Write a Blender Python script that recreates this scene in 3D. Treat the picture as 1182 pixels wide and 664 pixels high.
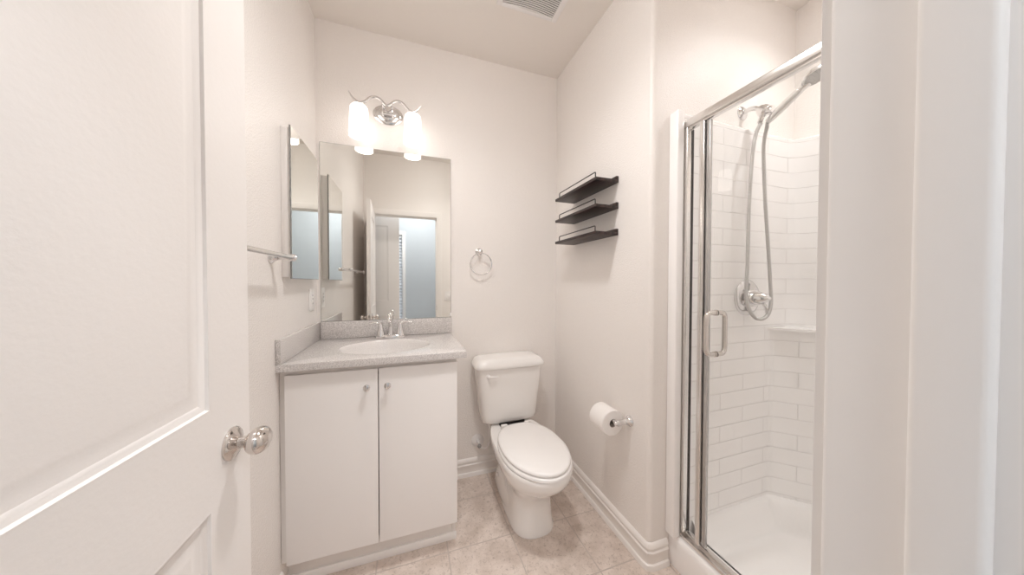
import bpy, bmesh, math
from mathutils import Vector, Matrix
S = bpy.context.scene
for o in list(bpy.data.objects): bpy.data.objects.remove(o)
PI = math.pi
# ------------------------------------------------------------------ camera
CAM_H = 1.27
F_PX = 340.78
cd = bpy.data.cameras.new('camera'); cam = bpy.data.objects.new('camera', cd)
S.collection.objects.link(cam); S.camera = cam
cd.sensor_fit = 'HORIZONTAL'; cd.sensor_width = 36.0; cd.lens = 36.0*F_PX/1182.0
cd.clip_start = 0.01; cd.clip_end = 100
yaw, pitch, roll = math.radians(18.969), math.radians(-1.0035), math.radians(0.11614)
fw = Vector((math.sin(yaw)*math.cos(pitch), math.cos(yaw)*math.cos(pitch), math.sin(pitch)))
rt = Vector((math.cos(yaw), -math.sin(yaw), 0)); up = rt.cross(fw)
r2 = rt*math.cos(roll)+up*math.sin(roll); u2 = -rt*math.sin(roll)+up*math.cos(roll)
M = Matrix((r2, u2, -fw)).transposed().to_4x4(); M.translation = Vector((0, 0, CAM_H))
cam.matrix_world = M
# ------------------------------------------------------------------ world and exposure
W = bpy.data.worlds.new('world'); S.world = W; W.use_nodes = True
W.node_tree.nodes['Background'].inputs[0].default_value = (0.75, 0.85, 1.0, 1)
W.node_tree.nodes['Background'].inputs[1].default_value = 1.0
S.view_settings.view_transform = 'Standard'; S.view_settings.look = 'None'
S.view_settings.gamma = 1.0; S.view_settings.use_curve_mapping = False
S.view_settings.exposure = 0.50
LAMP = 1.45       # vanity shades
SHOWER = 14.0     # recessed downlight in the shower ceiling
HALL_FILL = 52.0       # added fill light on the hall ceiling, out of view
BATH_FILL = 12.0       # added fill light on the bathroom ceiling, out of view
try:
    S.cycles.max_bounces = 16; S.cycles.diffuse_bounces = 12; S.cycles.glossy_bounces = 8
    S.cycles.transmission_bounces = 12; S.cycles.transparent_max_bounces = 16
    S.cycles.sample_clamp_indirect = 6.0
except Exception: pass

# ------------------------------------------------------------------ materials
def mat(name, col, rough=0.5, metal=0.0, spec=0.5, bump=None, emit=None, coat=0.0):
    m = bpy.data.materials.new(name); m.use_nodes = True
    nt = m.node_tree; b = nt.nodes['Principled BSDF']
    b.inputs['Base Color'].default_value = (*col, 1); b.inputs['Roughness'].default_value = rough
    b.inputs['Metallic'].default_value = metal; b.inputs['Specular IOR Level'].default_value = spec
    b.inputs['Coat Weight'].default_value = coat
    if emit:
        b.inputs['Emission Color'].default_value = (*emit[0], 1); b.inputs['Emission Strength'].default_value = emit[1]
    if bump:
        sc, st, dist = bump
        tc = nt.nodes.new('ShaderNodeTexCoord'); n = nt.nodes.new('ShaderNodeTexNoise')
        n.inputs['Scale'].default_value = sc; n.inputs['Detail'].default_value = 3
        bp = nt.nodes.new('ShaderNodeBump'); bp.inputs['Strength'].default_value = st
        bp.inputs['Distance'].default_value = dist
        nt.links.new(tc.outputs['Object'], n.inputs['Vector'])
        nt.links.new(n.outputs['Fac'], bp.inputs['Height'])
        nt.links.new(bp.outputs['Normal'], b.inputs['Normal'])
    return m
def noise_mix(m, cols, scale, detail=4, lo=0.35, hi=0.65, rough=0.5):
    nt = m.node_tree; b = nt.nodes['Principled BSDF']
    tc = nt.nodes.new('ShaderNodeTexCoord'); n = nt.nodes.new('ShaderNodeTexNoise')
    n.inputs['Scale'].default_value = scale; n.inputs['Detail'].default_value = detail
    n.inputs['Roughness'].default_value = rough
    r = nt.nodes.new('ShaderNodeValToRGB')
    r.color_ramp.elements[0].position = lo; r.color_ramp.elements[1].position = hi
    r.color_ramp.elements[0].color = (*cols[0], 1); r.color_ramp.elements[1].color = (*cols[1], 1)
    nt.links.new(tc.outputs['Object'], n.inputs['Vector']); nt.links.new(n.outputs['Fac'], r.inputs['Fac'])
    nt.links.new(r.outputs['Color'], b.inputs['Base Color'])
    return r

WALLC = (0.885, 0.85, 0.822)
m_wall = mat('wall_paint', WALLC, 0.27, spec=0.5, bump=(190, 0.45, 0.005))
m_ceil = mat('ceiling_paint', (0.86, 0.82, 0.78), 0.6, spec=0.3, bump=(140, 0.25, 0.003))
m_trim = mat('trim_paint', (0.88, 0.85, 0.825), 0.32, spec=0.5)
m_door = mat('door_paint', (0.86, 0.83, 0.81), 0.36, spec=0.5, bump=(90, 0.12, 0.003))
m_hall = mat('hall_daylight_tint', (0.60, 0.628, 0.652), 0.6, bump=(150, 0.2, 0.003))  # bluish cast of cool daylight put into the wall colour
m_cab = mat('cabinet_laminate', (0.88, 0.855, 0.84), 0.42)
m_cabside = mat('cabinet_frame_paint', (0.84, 0.81, 0.785), 0.45)
m_porc = mat('porcelain', (0.88, 0.86, 0.84), 0.10, spec=0.55, coat=0.3)
m_seat = mat('toilet_seat_plastic', (0.87, 0.85, 0.835), 0.22)
m_chrome = mat('chrome', (0.78, 0.77, 0.77), 0.07, metal=1.0)
m_nickel = mat('polished_nickel', (0.70, 0.66, 0.63), 0.09, metal=1.0)
m_satin = mat('satin_chrome', (0.82, 0.81, 0.80), 0.24, metal=0.85)
m_spray = mat('spray_face_grey', (0.55, 0.54, 0.53), 0.4)
m_alu = mat('bright_aluminium', (0.80, 0.78, 0.76), 0.22, metal=1.0)
m_hose = mat('ribbed_metal_hose', (0.58, 0.57, 0.56), 0.32, metal=0.85)
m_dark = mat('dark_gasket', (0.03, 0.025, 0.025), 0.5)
m_black = mat('black_metal', (0.025, 0.022, 0.022), 0.45)
m_mirror = mat('mirror_silver', (0.865, 0.87, 0.845), 0.012, metal=1.0)
m_medge = mat('mirror_edge_glass', (0.30, 0.30, 0.29), 0.2, metal=0.5)
m_plastic = mat('white_plastic', (0.86, 0.84, 0.83), 0.35)
m_paper = mat('toilet_paper', (0.90, 0.87, 0.85), 0.95, spec=0.1, bump=(220, 0.15, 0.002))
m_card = mat('cardboard_core', (0.45, 0.40, 0.36), 0.9)
m_slot = mat('vent_interior', (0.03, 0.02, 0.02), 0.8)
m_acryl = mat('white_acrylic', (0.94, 0.925, 0.92), 0.16, spec=0.5, coat=0.2)
m_blind = mat('blind_slat', (0.85, 0.86, 0.88), 0.5)
m_grey = mat('plastic_grey', (0.35, 0.34, 0.33), 0.4)
m_carpet = mat('hall_carpet', (0.55, 0.50, 0.46), 0.95, bump=(300, 0.5, 0.01))

# speckled solid surface
m_stone = mat('speckled_stone', (0.7, 0.66, 0.64), 0.22, spec=0.5, coat=0.15)
def stone():
    nt = m_stone.node_tree; b = nt.nodes['Principled BSDF']
    tc = nt.nodes.new('ShaderNodeTexCoord')
    n = nt.nodes.new('ShaderNodeTexNoise'); n.inputs['Scale'].default_value = 260; n.inputs['Detail'].default_value = 2
    n.inputs['Roughness'].default_value = 0.7
    r = nt.nodes.new('ShaderNodeValToRGB'); e = r.color_ramp.elements
    e[0].position = 0.34; e[0].color = (0.42, 0.395, 0.385, 1); e[1].position = 0.66; e[1].color = (0.84, 0.81, 0.79, 1)
    k = e.new(0.47); k.color = (0.62, 0.59, 0.575, 1); k = e.new(0.56); k.color = (0.67, 0.64, 0.625, 1)
    nt.links.new(tc.outputs['Object'], n.inputs['Vector']); nt.links.new(n.outputs['Fac'], r.inputs['Fac'])
    nt.links.new(r.outputs['Color'], b.inputs['Base Color'])
stone()
m_bowl = mat('sink_bowl_gelcoat', (0.80, 0.775, 0.765), 0.15, spec=0.5, coat=0.2)
noise_mix(m_bowl, ((0.70, 0.67, 0.655), (0.80, 0.775, 0.76)), 260, 2)

# espresso wood
m_wood = mat('espresso_wood', (0.05, 0.03, 0.025), 0.42)
def wood():
    nt = m_wood.node_tree; b = nt.nodes['Principled BSDF']
    tc = nt.nodes.new('ShaderNodeTexCoord'); mp = nt.nodes.new('ShaderNodeMapping')
    mp.inputs['Scale'].default_value = (60, 4, 60)
    n = nt.nodes.new('ShaderNodeTexNoise'); n.inputs['Scale'].default_value = 1.6; n.inputs['Detail'].default_value = 5
    r = nt.nodes.new('ShaderNodeValToRGB'); e = r.color_ramp.elements
    e[0].position = 0.35; e[0].color = (0.008, 0.005, 0.005, 1); e[1].position = 0.7; e[1].color = (0.065, 0.035, 0.03, 1)
    nt.links.new(tc.outputs['Object'], mp.inputs[0]); nt.links.new(mp.outputs[0], n.inputs['Vector'])
    nt.links.new(n.outputs['Fac'], r.inputs['Fac']); nt.links.new(r.outputs['Color'], b.inputs['Base Color'])
wood()

# stone-look floor tile, grout every 0.31 m
m_floor = mat('floor_tile', (0.6, 0.5, 0.44), 0.42, spec=0.4)
def floor_tile():
    nt = m_floor.node_tree; b = nt.nodes['Principled BSDF']; L = nt.links
    tc = nt.nodes.new('ShaderNodeTexCoord')
    n1 = nt.nodes.new('ShaderNodeTexNoise'); n1.inputs['Scale'].default_value = 9; n1.inputs['Detail'].default_value = 6
    n1.inputs['Roughness'].default_value = 0.65
    r1 = nt.nodes.new('ShaderNodeValToRGB'); e = r1.color_ramp.elements
    e[0].position = 0.32; e[0].color = (0.55, 0.46, 0.40, 1); e[1].position = 0.68; e[1].color = (0.78, 0.69, 0.63, 1)
    n2 = nt.nodes.new('ShaderNodeTexNoise'); n2.inputs['Scale'].default_value = 75; n2.inputs['Detail'].default_value = 4
    n2.inputs['Distortion'].default_value = 1.2
    r2 = nt.nodes.new('ShaderNodeValToRGB'); e = r2.color_ramp.elements
    e[0].position = 0.30; e[0].color = (0.62, 0.59, 0.57, 1); e[1].position = 0.46; e[1].color = (1, 1, 1, 1)
    mul = nt.nodes.new('ShaderNodeMix'); mul.data_type = 'RGBA'; mul.blend_type = 'MULTIPLY'; mul.inputs[0].default_value = 0.75
    br = nt.nodes.new('ShaderNodeTexBrick'); br.offset = 0.0; br.squash = 1.0
    br.inputs['Scale'].default_value = 1.0; br.inputs['Brick Width'].default_value = 0.311
    br.inputs['Row Height'].default_value = 0.311; br.inputs['Mortar Size'].default_value = 0.0032
    br.inputs['Mortar Smooth'].default_value = 0.25
    mp = nt.nodes.new('ShaderNodeMapping')
    mp.inputs['Location'].default_value = (-0.163+3.11, -1.389+3.11, 0)
    mx = nt.nodes.new('ShaderNodeMix'); mx.data_type = 'RGBA'; mx.inputs[7].default_value = (0.53, 0.46, 0.415, 1)
    bp = nt.nodes.new('ShaderNodeBump'); bp.invert = True; bp.inputs['Strength'].default_value = 0.5; bp.inputs['Distance'].default_value = 0.002
    for n in (n1, n2): L.new(tc.outputs['Object'], n.inputs['Vector'])
    L.new(tc.outputs['Object'], mp.inputs[0]); L.new(mp.outputs[0], br.inputs['Vector'])
    L.new(n1.outputs['Fac'], r1.inputs['Fac']); L.new(n2.outputs['Fac'], r2.inputs['Fac'])
    L.new(r1.outputs['Color'], mul.inputs[6]); L.new(r2.outputs['Color'], mul.inputs[7])
    L.new(mul.outputs[2], mx.inputs[6]); L.new(br.outputs['Fac'], mx.inputs[0])
    L.new(mx.outputs[2], b.inputs['Base Color']); L.new(br.outputs['Fac'], bp.inputs['Height'])
    L.new(bp.outputs['Normal'], b.inputs['Normal'])
floor_tile()

# moulded subway-tile shower wall (UV in metres)
m_tile = mat('moulded_shower_tile', (0.87, 0.85, 0.845), 0.14, spec=0.5, coat=0.2)
def wall_tile():
    nt = m_tile.node_tree; b = nt.nodes['Principled BSDF']; L = nt.links
    uv = nt.nodes.new('ShaderNodeUVMap')
    br = nt.nodes.new('ShaderNodeTexBrick'); br.offset = 0.5; br.squash = 1.0
    br.inputs['Scale'].default_value = 1.0; br.inputs['Brick Width'].default_value = 0.305
    br.inputs['Row Height'].default_value = 0.0775; br.inputs['Mortar Size'].default_value = 0.0020
    br.inputs['Mortar Smooth'].default_value = 0.6
    bp = nt.nodes.new('ShaderNodeBump'); bp.invert = True; bp.inputs['Strength'].default_value = 0.8; bp.inputs['Distance'].default_value = 0.003
    mx = nt.nodes.new('ShaderNodeMix'); mx.data_type = 'RGBA'
    mx.inputs[6].default_value = (0.94, 0.925, 0.92, 1); mx.inputs[7].default_value = (0.87, 0.85, 0.84, 1)
    L.new(uv.outputs[0], br.inputs['Vector']); L.new(br.outputs['Fac'], bp.inputs['Height'])
    L.new(br.outputs['Fac'], mx.inputs[0]); L.new(mx.outputs[2], b.inputs['Base Color'])
    L.new(bp.outputs['Normal'], b.inputs['Normal'])
wall_tile()

def glass_mat(name, tint=(0.985, 0.99, 0.985)):
    m = bpy.data.materials.new(name); m.use_nodes = True; nt = m.node_tree
    for n in list(nt.nodes): nt.nodes.remove(n)
    out = nt.nodes.new('ShaderNodeOutputMaterial'); mix = nt.nodes.new('ShaderNodeMixShader')
    tr = nt.nodes.new('ShaderNodeBsdfTransparent'); gl = nt.nodes.new('ShaderNodeBsdfGlossy'); fr = nt.nodes.new('ShaderNodeFresnel')
    tr.inputs[0].default_value = (*tint, 1); gl.inputs['Roughness'].default_value = 0.01; fr.inputs[0].default_value = 1.5
    gl.inputs[0].default_value = (0.9, 0.9, 0.9, 1)
    ge = nt.nodes.new('ShaderNodeNewGeometry'); mm = nt.nodes.new('ShaderNodeMath'); mm.operation = 'MULTIPLY'
    inv = nt.nodes.new('ShaderNodeMath'); inv.operation = 'SUBTRACT'; inv.inputs[0].default_value = 1.0
    nt.links.new(ge.outputs['Backfacing'], inv.inputs[1]); nt.links.new(inv.outputs[0], mm.inputs[0]); nt.links.new(fr.outputs[0], mm.inputs[1])
    nt.links.new(mm.outputs[0], mix.inputs[0]); nt.links.new(tr.outputs[0], mix.inputs[1]); nt.links.new(gl.outputs[0], mix.inputs[2])
    nt.links.new(mix.outputs[0], out.inputs[0]); return m
m_glass = glass_mat('clear_shower_glass')
m_winglass = glass_mat('window_glass')
m_shade = mat('lit_frosted_glass', (0.9, 0.88, 0.86), 0.4, emit=((1.0, 0.94, 0.885), LAMP))
m_down = mat('lit_downlight_lens', (0.9, 0.9, 0.9), 0.5, emit=((1.0, 0.985, 0.975), SHOWER))
m_bathfill = mat('bath_fill_diffuser', (0.9, 0.9, 0.9), 0.5, emit=((1.0, 0.985, 0.97), BATH_FILL))
m_hallfill = mat('hall_fill_diffuser', (0.9, 0.9, 0.9), 0.5, emit=((0.94, 0.97, 1.0), HALL_FILL))

# ------------------------------------------------------------------ builders
def finish(bm, ang=35):
    bmesh.ops.remove_doubles(bm, verts=bm.verts, dist=1e-6)
    bmesh.ops.recalc_face_normals(bm, faces=bm.faces)
    for f in bm.faces: f.smooth = True
    for e in bm.edges:
        if len(e.link_faces) == 2: e.smooth = e.calc_face_angle(0) < math.radians(ang)
        else: e.smooth = False
def obj(name, bm, m, parent=None, ang=35, fin=True):
    if fin: finish(bm, ang)
    if parent: bm.transform(world_of(parent).inverted())
    me = bpy.data.meshes.new(name); bm.to_mesh(me); bm.free()
    o = bpy.data.objects.new(name, me); S.collection.objects.link(o)
    for x in (m if isinstance(m, (list, tuple)) else [m]): me.materials.append(x)
    if parent:
        o.parent = parent
    return o
def world_of(o):
    mt = Matrix.Translation(o.location) @ o.rotation_euler.to_matrix().to_4x4()
    if o.parent: mt = world_of(o.parent) @ mt
    return mt
def tag(o, label=None, cat=None, group=None, kind=None):
    if label: o['label'] = label
    if cat: o['category'] = cat
    if group: o['group'] = group
    if kind: o['kind'] = kind
    return o
def empty(name, loc, label=None, cat=None, group=None, kind=None):
    o = bpy.data.objects.new(name, None); S.collection.objects.link(o); o.location = loc
    o.empty_display_size = 0.05
    return tag(o, label, cat, group, kind)
def struct(name, bm, m, parent=None):
    o = obj(name, bm, m, parent)
    if not parent: o['kind'] = 'structure'
    return o
def BM(): return bmesh.new()
def box(bm, x0, x1, y0, y1, z0, z1, bev=0.0, seg=2):
    t = bmesh.new()
    vs = [t.verts.new((x, y, z)) for x in (x0, x1) for y in (y0, y1) for z in (z0, z1)]
    for f in ((0,1,3,2), (4,6,7,5), (0,4,5,1), (2,3,7,6), (0,2,6,4), (1,5,7,3)):
        t.faces.new([vs[i] for i in f])
    bmesh.ops.recalc_face_normals(t, faces=t.faces)
    if bev > 0: bmesh.ops.bevel(t, geom=list(t.edges), offset=bev, segments=seg, affect='EDGES', profile=0.5)
    join(bm, t)
def join(bm, t, mtx=None):
    if mtx is not None: t.transform(mtx)
    me = bpy.data.meshes.new('tmp'); t.to_mesh(me); t.free(); bm.from_mesh(me); bpy.data.meshes.remove(me)
def frame(axis):
    a = Vector(axis).normalized(); h = Vector((0, 0, 1)) if abs(a.z) < 0.9 else Vector((0, 1, 0))
    u = h.cross(a).normalized(); return u, a.cross(u), a
def lathe(bm, origin, axis, prof, n=32, sx=1.0, sy=1.0):
    """prof: (radius, height along axis) from start to end"""
    u, v, a = frame(axis); o = Vector(origin); rings = []
    for r, h in prof:
        c = o+a*h
        if r < 1e-6: rings.append([bm.verts.new(c)])
        else: rings.append([bm.verts.new(c+u*(r*sx*math.cos(2*PI*i/n))+v*(r*sy*math.sin(2*PI*i/n))) for i in range(n)])
    for p, q in zip(rings, rings[1:]):
        for i in range(n):
            j = (i+1) % n
            if len(p) == 1 and len(q) == 1: continue
            if len(p) == 1: bm.faces.new((p[0], q[j], q[i]))
            elif len(q) == 1: bm.faces.new((p[i], p[j], q[0]))
            else: bm.faces.new((p[i], p[j], q[j], q[i]))
    if len(rings[0]) > 1: bm.faces.new(rings[0][::-1])
    if len(rings[-1]) > 1: bm.faces.new(rings[-1])
def spline(pts, k=8):
    P = [Vector(p) for p in pts]; P = [P[0]*2-P[1]]+P+[P[-1]*2-P[-2]]; out = []
    for i in range(1, len(P)-2):
        a, b, c, d = P[i-1:i+3]
        for s in range(k):
            t = s/k
            out.append(0.5*((2*b)+(c-a)*t+(2*a-5*b+4*c-d)*t*t+(3*b-a-3*c+d)*t**3))
    out.append(P[-2]); return out
def tube(bm, pts, r, n=12, smooth=True, k=8, closed=False, flat=1.0):
    """r: number or list per control point"""
    if smooth and not closed:
        path = spline(pts, k)
        rr = [r]*len(path) if not isinstance(r, (list, tuple)) else None
        if rr is None:
            rr = []
            for i in range(len(pts)-1):
                for s in range(k): rr.append(r[i]+(r[i+1]-r[i])*s/k)
            rr.append(r[-1])
    else:
        path = [Vector(p) for p in pts]; rr = r if isinstance(r, (list, tuple)) else [r]*len(path)
    N = len(path); rings = []; u = None
    for i, p in enumerate(path):
        if closed: t = (path[(i+1) % N]-path[i-1]).normalized()
        else: t = (path[min(i+1, N-1)]-path[max(i-1, 0)]).normalized()
        if u is None: u = frame(t)[0]
        u = (u-t*u.dot(t)).normalized(); v = t.cross(u)
        rings.append([bm.verts.new(p+u*(rr[i]*math.cos(2*PI*j/n))+v*(rr[i]*flat*math.sin(2*PI*j/n))) for j in range(n)])
    pairs = list(zip(rings, rings[1:]))+([(rings[-1], rings[0])] if closed else [])
    for p, q in pairs:
        for i in range(n):
            j = (i+1) % n; bm.faces.new((p[i], p[j], q[j], q[i]))
    if not closed: bm.faces.new(rings[0][::-1]); bm.faces.new(rings[-1])
def loft(bm, rings, cap0=True, cap1=True):
    R = [[bm.verts.new(p) for p in r] for r in rings]; n = len(R[0])
    for p, q in zip(R, R[1:]):
        for i in range(n):
            j = (i+1) % n; bm.faces.new((p[i], p[j], q[j], q[i]))
    if cap0: bm.faces.new(R[0][::-1])
    if cap1: bm.faces.new(R[-1])
def sweep(bm, path, prof, side=1, closed_prof=True):
    """horizontal path [(x,y)], profile [(out, z)], outward = left of travel * side, mitred"""
    P = [Vector((p[0], p[1])) for p in path]; N = len(P); offs = []
    for i in range(N):
        ds = []
        if i > 0: ds.append((P[i]-P[i-1]).normalized())
        if i < N-1: ds.append((P[i+1]-P[i]).normalized())
        ns = [Vector((-d.y, d.x))*side for d in ds]
        b = sum(ns, Vector((0, 0))).normalized(); offs.append(b/max(0.3, b.dot(ns[0])))
    R = [[bm.verts.new((P[i].x+offs[i].x*o, P[i].y+offs[i].y*o, z)) for o, z in prof] for i in range(N)]
    n = len(prof)
    for p, q in zip(R, R[1:]):
        for i in range(n):
            j = (i+1) % n; bm.faces.new((p[i], p[j], q[j], q[i]))
    bm.faces.new(R[0][::-1]); bm.faces.new(R[-1])
def prism(bm, pts, z0, z1):
    a = [bm.verts.new((x, y, z0)) for x, y in pts]; b = [bm.verts.new((x, y, z1)) for x, y in pts]
    n = len(pts); bm.faces.new(a[::-1]); bm.faces.new(b)
    for i in range(n):
        j = (i+1) % n; bm.faces.new((a[i], a[j], b[j], b[i]))
def supere(cx, cy, a, b, z, e=4.0, n=48):
    out = []
    for i in range(n):
        t = 2*PI*i/n; c, s = math.cos(t), math.sin(t)
        out.append((cx+a*math.copysign(abs(c)**(2/e), c), cy+b*math.copysign(abs(s)**(2/e), s), z))
    return out

# ------------------------------------------------------------------ room numbers
XL, XR, YB, YD, CH = -0.493, 0.992, 1.909, 0.136, 2.72
YS, XS = 1.02, 1.95            # shower alcove far wall and right wall
YH = 0.02                      # hall face of the doorway wall
JL, JR, HEAD = -0.398, 0.300, 2.04
TH = 0.10

# ------------------------------------------------------------------ setting
b = BM(); box(b, -0.62, 2.06, 0.06, 2.02, -0.10, 0.0); struct('floor', b, m_floor)
b = BM(); box(b, -1.75, 2.06, -1.42, 0.06, -0.10, 0.0); struct('floor', b, m_carpet)
b = BM(); box(b, -1.75, 2.06, -1.42, 2.02, CH, CH+0.10); struct('ceiling', b, m_ceil)
b = BM(); box(b, XL-TH, XL, YH, YB+TH, 0, CH); struct('wall_left', b, m_wall)
b = BM(); box(b, XL, XR+0.02, YB, YB+TH, 0, CH); struct('wall_back', b, m_wall)
r = 0.022
corner = [(XR+r-r*math.cos(a), YS+r-r*math.sin(a)) for a in [PI/2*i/8 for i in range(9)]]
b = BM(); prism(b, [(XR, YB+TH)]+corner+[(XS+TH, YS), (XS+TH, YB+TH)], 0, CH); struct('wall_right', b, m_wall)
b = BM(); box(b, XS, XS+TH, YH, YS, 0, CH); struct('wall_shower', b, m_wall)
b = BM()
box(b, XL-TH, JL-0.018, YH, YD, 0, CH); box(b, JR+0.018, XS+TH, YH, YD, 0, CH)
box(b, JL-0.018, JR+0.018, YH, YD, HEAD+0.018, CH)
struct('wall_front', b, m_wall)
# hall beyond the doorway
b = BM(); box(b, -1.75, 2.06, -1.42, -1.30, 0, 0.28); box(b, -1.75, 2.06, -1.42, -1.30, 2.03, CH)
box(b, -1.75, -1.00, -1.42, -1.30, 0.28, 2.03); box(b, -0.125, 2.06, -1.42, -1.30, 0.28, 2.03)
struct('wall_hall', b, m_hall)
b = BM(); box(b, -1.75, -1.65, -1.30, 0.06, 0, CH); struct('wall_hall_left', b, m_hall)
b = BM(); box(b, 1.96, 2.06, -1.30, YH, 0, CH); struct('wall_hall_right', b, m_hall)
b = BM(); box(b, -1.65, XL-TH, -0.02, 0.08, 0, CH); struct('wall_hall_near', b, m_hall)

# baseboards: stepped colonial profile with a base shoe
BP = [(0, 0), (0.021, 0), (0.021, 0.012), (0.018, 0.022), (0.012, 0.026), (0.012, 0.062), (0.0145, 0.066),
      (0.0145, 0.074), (0.010, 0.079), (0.010, 0.088), (0.012, 0.092), (0.010, 0.103), (0.005, 0.111), (0, 0.114)]
b = BM(); sweep(b, [(0.213, YB), (XR, YB)], BP, -1); struct('baseboard_back', b, m_trim)
b = BM(); sweep(b, [(XR, YB-0.021), (XR, YS+0.02), (XR+0.004, YS+0.006), (XR+0.018, YS), (1.094, YS)], BP, -1)
struct('baseboard_right', b, m_trim)
b = BM(); sweep(b, [(XL, YD), (XL, 1.395)], BP, -1); struct('baseboard_left', b, m_trim)
b = BM(); sweep(b, [(1.09, YD), (JR+0.064, YD)], BP, -1); struct('baseboard_front', b, m_trim)
b = BM(); sweep(b, [(1.94, -1.30), (-1.64, -1.30)], BP, -1); struct('baseboard_hall', b, m_trim)

# door frame: jamb, stop, casings
fr = empty('trim_1', (0, YD, 0), kind='structure')
b = BM()
box(b, JR, JR+0.018, YH, YD, 0, HEAD+0.018, 0.003, 3); box(b, JL-0.018, JL, YH, YD, 0, HEAD+0.018, 0.003, 3)
box(b, JL-0.018, JR+0.018, YH, YD, HEAD, HEAD+0.018, 0.0015)
obj('jamb', b, m_trim, fr)
b = BM(); YSt0, YSt1 = 0.0635, 0.0925
box(b, JR-0.011, JR, YSt0, YSt1, 0, HEAD, 0.004, 3); box(b, JL, JL+0.011, YSt0, YSt1, 0, HEAD, 0.004, 3)
box(b, JL, JR, YSt0, YSt1, HEAD-0.011, HEAD, 0.0025, 3)
obj('door_stop', b, m_trim, fr)
def casing(y0, y1, name):
    b = BM(); w = 0.058; s = 1 if y1 > y0 else -1
    prof = [(0.005, 0), (0.005, 0.007*s), (0.010, 0.0095*s), (0.018, 0.0095*s), (0.024, 0.013*s), (0.050, 0.0155*s), (w, 0.0155*s), (w+0.003, 0.012*s), (w+0.003, 0)]
    # three mitred runs
    A = [(JR, 0, 1, 0), (JR, HEAD, 1, 1), (JL, HEAD, -1, 1), (JL, 0, -1, 0)]
    R = [[b.verts.new((x+sx*o, y0+d, z+sz*o)) for o, d in prof] for x, z, sx, sz in A]
    n = len(prof)
    for p, q in zip(R, R[1:]):
        for i in range(n):
            j = (i+1) % n; b.faces.new((p[i], p[j], q[j], q[i]))
    b.faces.new(R[0]); b.faces.new(R[-1])
    obj(name, b, m_trim, fr)
casing(YD, YD+1, 'casing'); casing(YH, YH-1, 'casing')
b = BM(); box(b, JR-0.0012, JR+0.001, 0.100, 0.128, 0.93, 0.99, 0.0005); obj('strike_plate', b, m_nickel, fr)

# ------------------------------------------------------------------ bathroom door (open)
A = math.radians(2.5)
def door_leaf(name, W, H, T, m):
    """local: x along the leaf from the free edge (0) to the hinge (W), y=0 visible face, y=T the other, z up"""
    b = BM()
    st = 0.125
    panels = [(st, W-st, 0.22, 0.84), (st, W-st, 1.022, H-0.125)]
    steps = [(0.0, 0.0), (0.004, -0.001), (0.006, 0.004), (0.012, 0.005), (0.018, 0.0075), (0.026, 0.0078), (0.044, 0.003), (0.050, 0.0025)]
    for ysgn, y0 in ((1, 0.0), (-1, T)):
        xs = [0, st, W-st, W]; zs = [0, 0.22, 0.84, 1.022, H-0.125, H]
        for i in range(3):
            for k in range(5):
                if i == 1 and k in (1, 3): continue
                q = [(xs[i], zs[k]), (xs[i+1], zs[k]), (xs[i+1], zs[k+1]), (xs[i], zs[k+1])]
                b.faces.new([b.verts.new((x, y0, z)) for x, z in q])
        for (px0, px1, pz0, pz1) in panels:
            prev = None
            for off, dep in steps:
                ring = [b.verts.new((x, y0+ysgn*dep, z)) for x, z in ((px0+off, pz0+off), (px1-off, pz0+off), (px1-off, pz1-off), (px0+off, pz1-off))]
                if prev:
                    for i in range(4):
                        j = (i+1) % 4; b.faces.new((prev[i], prev[j], ring[j], ring[i]))
                prev = ring
            b.faces.new(prev)
    for q in (((0,0,0),(0,T,0),(0,T,H),(0,0,H)), ((W,0,0),(W,T,0),(W,T,H),(W,0,H)), ((0,0,0),(W,0,0),(W,T,0),(0,T,0)), ((0,0,H),(W,0,H),(W,T,H),(0,T,H))):
        b.faces.new([b.verts.new(p) for p in q])
    bmesh.ops.remove_doubles(b, verts=b.verts, dist=1e-5)
    return obj(name, b, m, None, ang=20)
d1 = door_leaf('door_1', 0.675, 2.025, 0.035, m_door)
# local x -> world (-sin A, -cos A) ; local y -> world (-cos A, sin A)
d1.rotation_euler = (0, 0, math.atan2(-math.cos(A), -math.sin(A)))
d1.location = (-0.344-0.035*math.cos(A), 0.815+0.035*math.sin(A), 0.008)
d1['kind'] = 'structure'
MW = Matrix.Translation(d1.location) @ d1.rotation_euler.to_matrix().to_4x4()
def on_door(name, bm, m, parent):
    bm.transform(MW); return obj(name, bm, m, parent)
def knob_set(side, nm='door_knob'):
    y = 0.0 if side > 0 else 0.035; n = -1 if side > 0 else 1
    b = BM()
    lathe(b, (0.064, y, 0.932), (0, n, 0), [(0.0325, 0), (0.0325, 0.003), (0.030, 0.006), (0.021, 0.009), (0.0165, 0.012), (0.0115, 0.014),
          (0.0115, 0.026), (0.0135, 0.030)], 40)
    k = on_door(nm, b, m_nickel, d1)
    b = BM(); L = 0.040; pr = []
    for i in range(15):
        t = PI*i/14; pr.append((max(0.0, 0.0262*math.sin(t)**0.85), 0.026+L*0.5*(1-math.cos(t))))
    pr[0] = (0.0, 0.026); pr[-1] = (0.0, 0.066)
    lathe(b, (0.064, y, 0.932), (0, n, 0), pr, 40, sx=1.22, sy=1.0)
    on_door('knob_grip', b, m_nickel, k)
knob_set(1); knob_set(-1)
b = BM(); box(b, -0.0012, 0.0005, 0.006, 0.029, 0.905, 0.96, 0.0003); on_door('latch_plate', b, m_nickel, d1)
for z in (0.25, 1.02, 1.78):
    b = BM(); tube(b, [(0.678, -0.005, z), (0.678, -0.005, z+0.09)], 0.006, 12, False); on_door('hinge', b, m_nickel, d1)

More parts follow.
